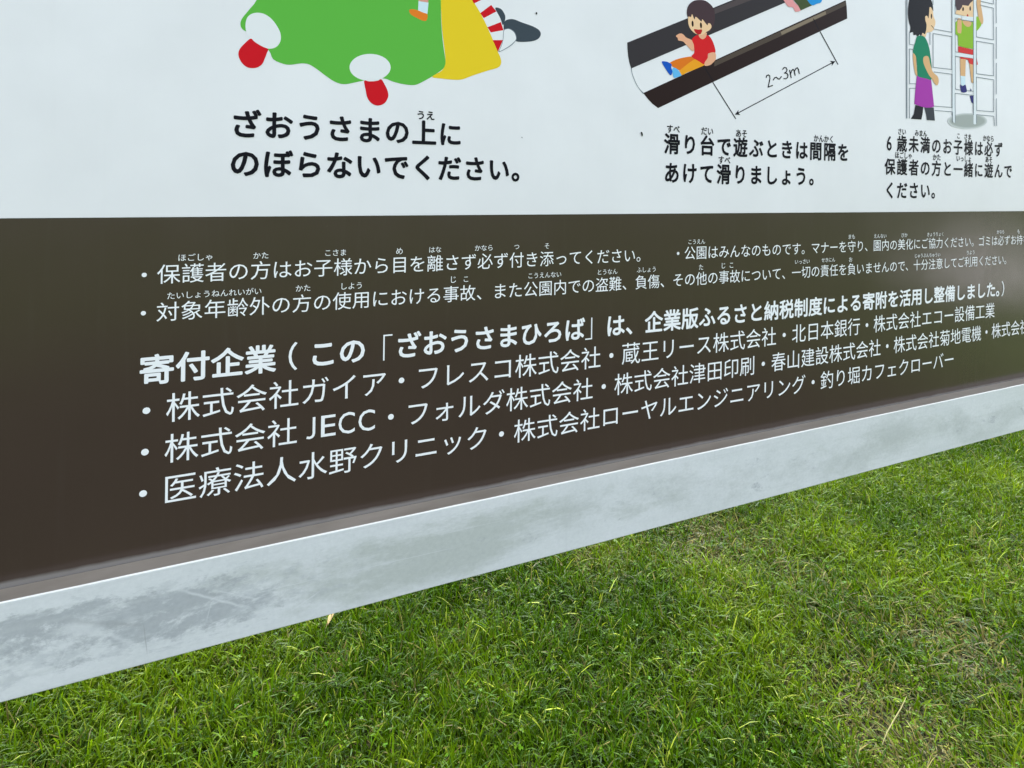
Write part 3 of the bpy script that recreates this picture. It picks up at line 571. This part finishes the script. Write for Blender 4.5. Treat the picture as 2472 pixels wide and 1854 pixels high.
["line","p",[[1517.86,605.0],[1519.56,538.57],[1521.51,538.76],[1519.81,605.24]]],
["line","p",[[1519.78,530.11],[1521.46,464.41],[1523.4,464.56],[1521.72,530.3]]],
["line","p",[[1521.67,455.93],[1523.98,398.53],[1525.93,398.65],[1523.62,456.08]]],
["line","p",[[1376.55,419.15],[1377.84,397.85],[1379.61,397.97],[1378.31,419.28]]]]],
["speck",[["black","s",[[640.21,341.29],[642.41,342.02],[643.95,338.38],[642.51,335.83]]]]],
["speck",[["black","s",[[466.29,497.85],[468.17,497.53],[468.21,495.25],[466.33,495.58]]]]],
["speck",[["black","s",[[447.27,325.58],[448.49,325.64],[448.52,323.95]]]]]]
LAYER = 0
for gi, (name, shapes) in enumerate(ILL):
    vs_, fs_, fm, ms = [], [], [], []
    for k, (col, kind, pts) in enumerate(shapes):
        P = catmull(pts, 5 if len(pts) < 26 else 3) if kind == 's' else pts
        LAYER += 1; y = -.0002 - .000005 * LAYER
        b0 = len(vs_); vs_ += [V(float(a), float(b), y) for a, b in P]
        if PM[col] not in ms: ms.append(PM[col])
        mi = ms.index(PM[col])
        for tri in tessellate_polygon([[Vector((float(a), float(b), 0)) for a, b in P]]):
            fs_.append(tuple(i + b0 for i in tri)); fm.append(mi)
    mesh_obj(name, vs_, fs_, ms, sign, fm)

# ------------------------------------------------------------------ grass
def smooth_noise(x, y, seed, scale):
    r = np.random.default_rng(seed); g = r.random((64, 64))
    u, v = x / scale + 31.7, y / scale + 17.3
    i, j = np.floor(u).astype(int), np.floor(v).astype(int); fu, fv = u - i, v - j
    fu, fv = fu * fu * (3 - 2 * fu), fv * fv * (3 - 2 * fv)
    G = lambda a, b: g[a % 64, b % 64]
    return G(i, j) * (1 - fu) * (1 - fv) + G(i + 1, j) * fu * (1 - fv) + G(i, j + 1) * (1 - fu) * fv + G(i + 1, j + 1) * fu * fv
DRY = [(1.6, .90, .17, .9), (1.76, .79, .12, .7), (1.77, .60, .12, .6), (1.77, .46, .11, .5), (1.95, .27, .16, 1.0), (1.90, .18, .12, .6), (1.52, .17, .16, .9), (1.15, 1.0, .12, .6), (.30, .85, .05, .6), (1.62, .30, .13, .5), (2.5, .45, .12, .4)]
def dryness(x, y):
    d = np.zeros_like(x)
    for cx, cy, r, s in DRY: d = np.maximum(d, s * np.exp(-(((x - cx) ** 2 + (y - cy) ** 2) / r ** 2)))
    return np.clip(d * (.5 + smooth_noise(x, y, 5, .05)) + .16 * smooth_noise(x, y, 6, .14) - .04, 0, 1)
def in_poly(x, y, P):
    c = np.zeros(len(x), bool)
    for (x0, y0), (x1, y1) in zip(P, P[1:] + P[:1]):
        hit = ((y0 > y) != (y1 > y)) & (x < (x1 - x0) * (y - y0) / ((y1 - y0) or 1e-9) + x0); c ^= hit
    return c
VIEW = [(-.75, 1.22), (-.6, .62), (.6, .26), (1.72, -.16), (2.5, .15), (4.2, .98), (4.2, 1.26)]
def blades(name, x, y, seed, lmul=1.0, wmul=1.0, flatten=0.0, drymul=1.0):
    r = np.random.default_rng(seed); n = len(x)
    z = gz(x, y); d = dryness(x, y) * drymul
    hn = smooth_noise(x, y, 21, .10); tall = smooth_noise(x, y, 22, .35)
    L = r.gamma(6, 1 / 6, n) * (.022 + .022 * hn + .020 * tall) * (1 - .35 * np.clip(d, 0, 1)) * lmul
    long_ = r.random(n) < .035; L = np.where(long_, L * 1.5 + .012, L); L = np.minimum(L, .085)
    Wd = (.0020 + .0026 * r.random(n) ** 1.4) * wmul * (1 + .25 * (hn - .5))
    az = r.random(n) * 2 * math.pi; caz = smooth_noise(x, y, 23, .06) * 4 * math.pi
    coh = r.random(n) < .45; az = np.where(coh, caz + r.normal(0, .5, n), az)
    th = np.abs(r.normal(.42, .34, n)) * np.clip(.62 + .2 * x, .6, 1) + flatten * (.6 + .5 * r.random(n)) + .25 * d; th = np.clip(th, .02, 1.5)
    curl = np.abs(r.normal(.25, .3, n))
    dx, dy = np.cos(az), np.sin(az)
    tw = az + math.pi / 2 + r.normal(0, .6, n); wx, wy = np.cos(tw), np.sin(tw)
    ts = (0, .38, .74, 1.0); ws = (.75, 1.0, .72, 0)
    co = np.zeros((n, 7, 3)); q = 0
    for t, w in zip(ts, ws):
        a = th + curl * t * 1.3
        px = x + dx * L * t * np.sin(a); py = y + dy * L * t * np.sin(a); pz = z - .002 + L * t * np.cos(a) * (1 - .12 * t)
        pz = np.maximum(pz, z + .0005 * t)
        if w == 0: co[:, q] = np.stack([px, py, pz], 1); q += 1
        else:
            h = Wd * w / 2
            co[:, q] = np.stack([px - wx * h, py - wy * h, pz], 1); co[:, q + 1] = np.stack([px + wx * h, py + wy * h, pz], 1); q += 2
    # colours of the blades themselves
    c = np.empty((n, 3)); u = r.random(n)[:, None]; patch = smooth_noise(x, y, 31, .28)[:, None]
    deep, mid_, yel = np.array(G_DEEP), np.array(G_MID), np.array(G_YEL)
    c[:] = deep * (1 - u) + mid_ * u
    k = np.clip(patch * 1.3 - .35 + .35 * np.clip((x[:, None] - 1.6) / 1.2, 0, 1) + r.normal(0, .22, (n, 1)), 0, 1); c = c * (1 - k) + yel * k
    pale = (r.random(n) < .05)[:, None]; c = np.where(pale, np.array(G_PALE) * (.7 + .6 * u), c)
    bluish = (r.random(n) < .10)[:, None]; c = np.where(bluish, np.array((.05, .105, .022)) * (.8 + .6 * u), c)
    dr = (r.random(n) < (d * .5 + .02))[:, None]; c = np.where(dr, np.array((.15, .14, .045)) * (.55 + .8 * u), c)
    c *= (.62 + .8 * r.random((n, 1)) ** 1.3)
    me = bpy.data.meshes.new(name)
    me.vertices.add(n * 7); me.vertices.foreach_set('co', co.reshape(-1))
    pat = np.array([0, 1, 3, 2, 2, 3, 5, 4, 4, 5, 6]); base = (np.arange(n) * 7)[:, None]
    li = (base + pat[None]).reshape(-1)
    me.loops.add(len(li)); me.loops.foreach_set('vertex_index', li)
    me.polygons.add(n * 3); st = (np.arange(n) * 11)[:, None] + np.array([0, 4, 8])[None]
    me.polygons.foreach_set('loop_start', st.reshape(-1))
    me.update(calc_edges=True)
    at = me.attributes.new('blade_colour', 'FLOAT_COLOR', 'POINT')
    cc = np.ones((n, 7, 4)); cc[:, :, :3] = c[:, None, :]; cc[:, 0:2, :3] *= np.array((1.05, .95, .9)); cc[:, 6, :3] *= 1.15
    at.data.foreach_set('color', cc.reshape(-1))
    me.polygons.foreach_set('use_smooth', [True] * (n * 3))
    me.materials.append(GRASS)
    return link(bpy.data.objects.new(name, me))
def leaf_material(name, attr=None, col=None, trans=.35):
    m, n, l, b = mat(name); n.remove(b); out = n['Material Output']
    if attr:
        a = n.new("ShaderNodeAttribute"); a.attribute_name = attr; c = a.outputs['Color']
    else:
        rgb = n.new("ShaderNodeRGB"); rgb.outputs[0].default_value = (*col, 1); c = rgb.outputs[0]
    d = n.new("ShaderNodeBsdfDiffuse"); t = n.new("ShaderNodeBsdfTranslucent"); g = n.new("ShaderNodeBsdfGlossy")
    l.new(c, d.inputs[0]); l.new(mix(n, l, 1.0, c, (1.15, 1.25, .55), 'MULTIPLY'), t.inputs[0]); g.inputs['Roughness'].default_value = .42
    g.inputs[0].default_value = (.9, .95, 1, 1)
    m1 = n.new("ShaderNodeMixShader"); m1.inputs[0].default_value = trans; l.new(d.outputs[0], m1.inputs[1]); l.new(t.outputs[0], m1.inputs[2])
    fr = n.new("ShaderNodeFresnel"); fr.inputs[0].default_value = 1.25
    m2 = n.new("ShaderNodeMixShader"); l.new(math_(n, l, 'MULTIPLY', fr.outputs[0], .05), m2.inputs[0]); l.new(m1.outputs[0], m2.inputs[1]); l.new(g.outputs[0], m2.inputs[2])
    l.new(m2.outputs[0], out.inputs[0]); return m
G_DEEP, G_MID, G_YEL, G_PALE = (.024, .060, .001), (.055, .120, .002), (.128, .202, .005), (.25, .31, .035)
GRASS = leaf_material("grass_blades", 'blade_colour')
# dense turf behind and below the board
N1 = 300000
x = rng.uniform(-.8, 4.25, N1); y = rng.uniform(-.2, 1.28, N1)
keep = in_poly(x, y, VIEW); x, y = x[keep], y[keep]
thin = rng.random(len(x)) > .45 * np.clip(dryness(x, y), 0, 1); x, y = x[thin], y[thin]
tag(blades("grass", x, y, 101), "short mown green grass with a few dry patches under the notice board", "grass", 'stuff')
# creeping undergrowth, low and flat
N3 = 150000
x = rng.uniform(-.8, 4.25, N3); y = rng.uniform(-.2, 1.28, N3); keep = in_poly(x, y, VIEW); x, y = x[keep], y[keep]
tag(blades("grass_thatch", x, y, 103, .62, .9, 1.0, 1.6), "low flattened grass and dry clippings lying between the upright blades", "grass", 'stuff')
# looser turf round about
N2 = 150000
x = rng.uniform(-1.6, 4.9, N2); y = rng.uniform(-1.4, 3.0, N2); keep = ~in_poly(x, y, VIEW); x, y = x[keep], y[keep]
tag(blades("outer_grass", x, y, 102, 1.05, 1.9), "lawn grass around the notice board, past the part seen below it", "grass", 'stuff')

# clover: three rounded leaflets on a thin stalk
def clover_patch():
    vs_, fs_, cs = [], [], []
    spots = [(.197, .883, .034, .0075), (.181, .748, .034, .0085)]
    r = random.Random(5)
    while len(spots) < 1300:
        px, py = r.uniform(-.6, 3.6), r.uniform(-.1, 1.1)
        if in_poly(np.array([px]), np.array([py]), VIEW)[0]: spots.append((px, py, r.uniform(.014, .034), r.uniform(.003, .0062)))
    for px, py, h, s in spots:
        z = float(gz(np.array(px), np.array(py))); a0 = r.uniform(0, 6.28); top = Vector((px, py, z + h)); t1, t2 = r.uniform(-.35, .35), r.uniform(-.35, .35)
        col = [v * r.uniform(.8, 1.15) for v in (.085, .17, .008)]
        for k in range(3):
            a = a0 + k * 2.094; dx, dy = math.cos(a), math.sin(a)
            ring = []
            for (u, w) in ((0, 0), (.5, .62), (1.1, .85), (1.65, .6), (1.5, 0), (1.65, -.6), (1.1, -.85), (.5, -.62)):
                X, Y = (dx * u - dy * w) * s * .62, (dy * u + dx * w) * s * .62
                ring.append((px + X, py + Y, z + h + X * t1 + Y * t2 + abs(w) * s * .12 - u * s * .06))
            b0 = len(vs_); vs_ += ring; fs_ += [(b0 + i, b0 + i + 1, b0 + 4) for i in range(0, 4) if i != 3] + [(b0, b0 + 4, b0 + 7)] + [(b0 + 4, b0 + i, b0 + i + 1) for i in (5, 6)] 
            cs += [col] * 8
        b0 = len(vs_); bx, by = px + r.uniform(-.006, .006), py + r.uniform(-.006, .006)
        vs_ += [(bx, by, z), (bx + .001, by, z), (px + .0005, py, z + h), (px, py, z + h)]; fs_.append((b0, b0 + 1, b0 + 2, b0 + 3)); cs += [[v * 1.1 for v in col]] * 4
    o = mesh_obj("clover", vs_, fs_, [GRASS])
    at = o.data.attributes.new('blade_colour', 'FLOAT_COLOR', 'POINT'); at.data.foreach_set('color', np.array([(*c, 1) for c in cs]).reshape(-1))
    return tag(o, "small rounded clover leaves scattered through the mown grass", "clover", 'stuff')
clover_patch()

# one dry curled leaf lying on the grass close under the rail
def strip(name, pts, widths, m, label, cat, cup=0.0):
    vs_, fs_ = [], []
    for i, (p, w) in enumerate(zip(pts, widths)):
        p = Vector(p); q = Vector(pts[min(i + 1, len(pts) - 1)]) - Vector(pts[max(i - 1, 0)]); s = q.cross(Vector((0.2, -.6, 1))).normalized()
        vs_ += [tuple(p - s * w / 2), tuple(p - Vector((0, 0, cup * w))), tuple(p + s * w / 2)]
        if i: b = 3 * i; fs_ += [(b - 3, b - 2, b + 1, b), (b - 2, b - 1, b + 2, b + 1)]
    o = mesh_obj(name, vs_, fs_, [m], smooth=True)
    sm = o.modifiers.new("solid", 'SOLIDIFY'); sm.thickness = .0004
    return tag(o, label, cat)
DRYLEAF = leaf_material("dry_leaf", None, (.62, .47, .24), .3)
STRAW = leaf_material("straw", None, (.33, .31, .15), .2)
fl = strip("fallen_leaf", [(.262, .955, .028), (.268, .962, .037), (.275, .972, .044), (.283, .981, .049), (.290, .990, .055), (.297, .998, .062)], [.0015, .007, .011, .0095, .006, .001], DRYLEAF,
      "small pale tan curled leaf caught in the grass just below the rail", "leaf", .25)
strip("dry_grass_stalk", [(1.425, .150, .034), (1.46, .162, .040), (1.50, .173, .044), (1.545, .185, .047), (1.585, .198, .050)], [.0016, .0022, .0022, .002, .0008], STRAW,
      "long straight straw coloured stalk lying across the dry patch of grass", "stalk", .1)
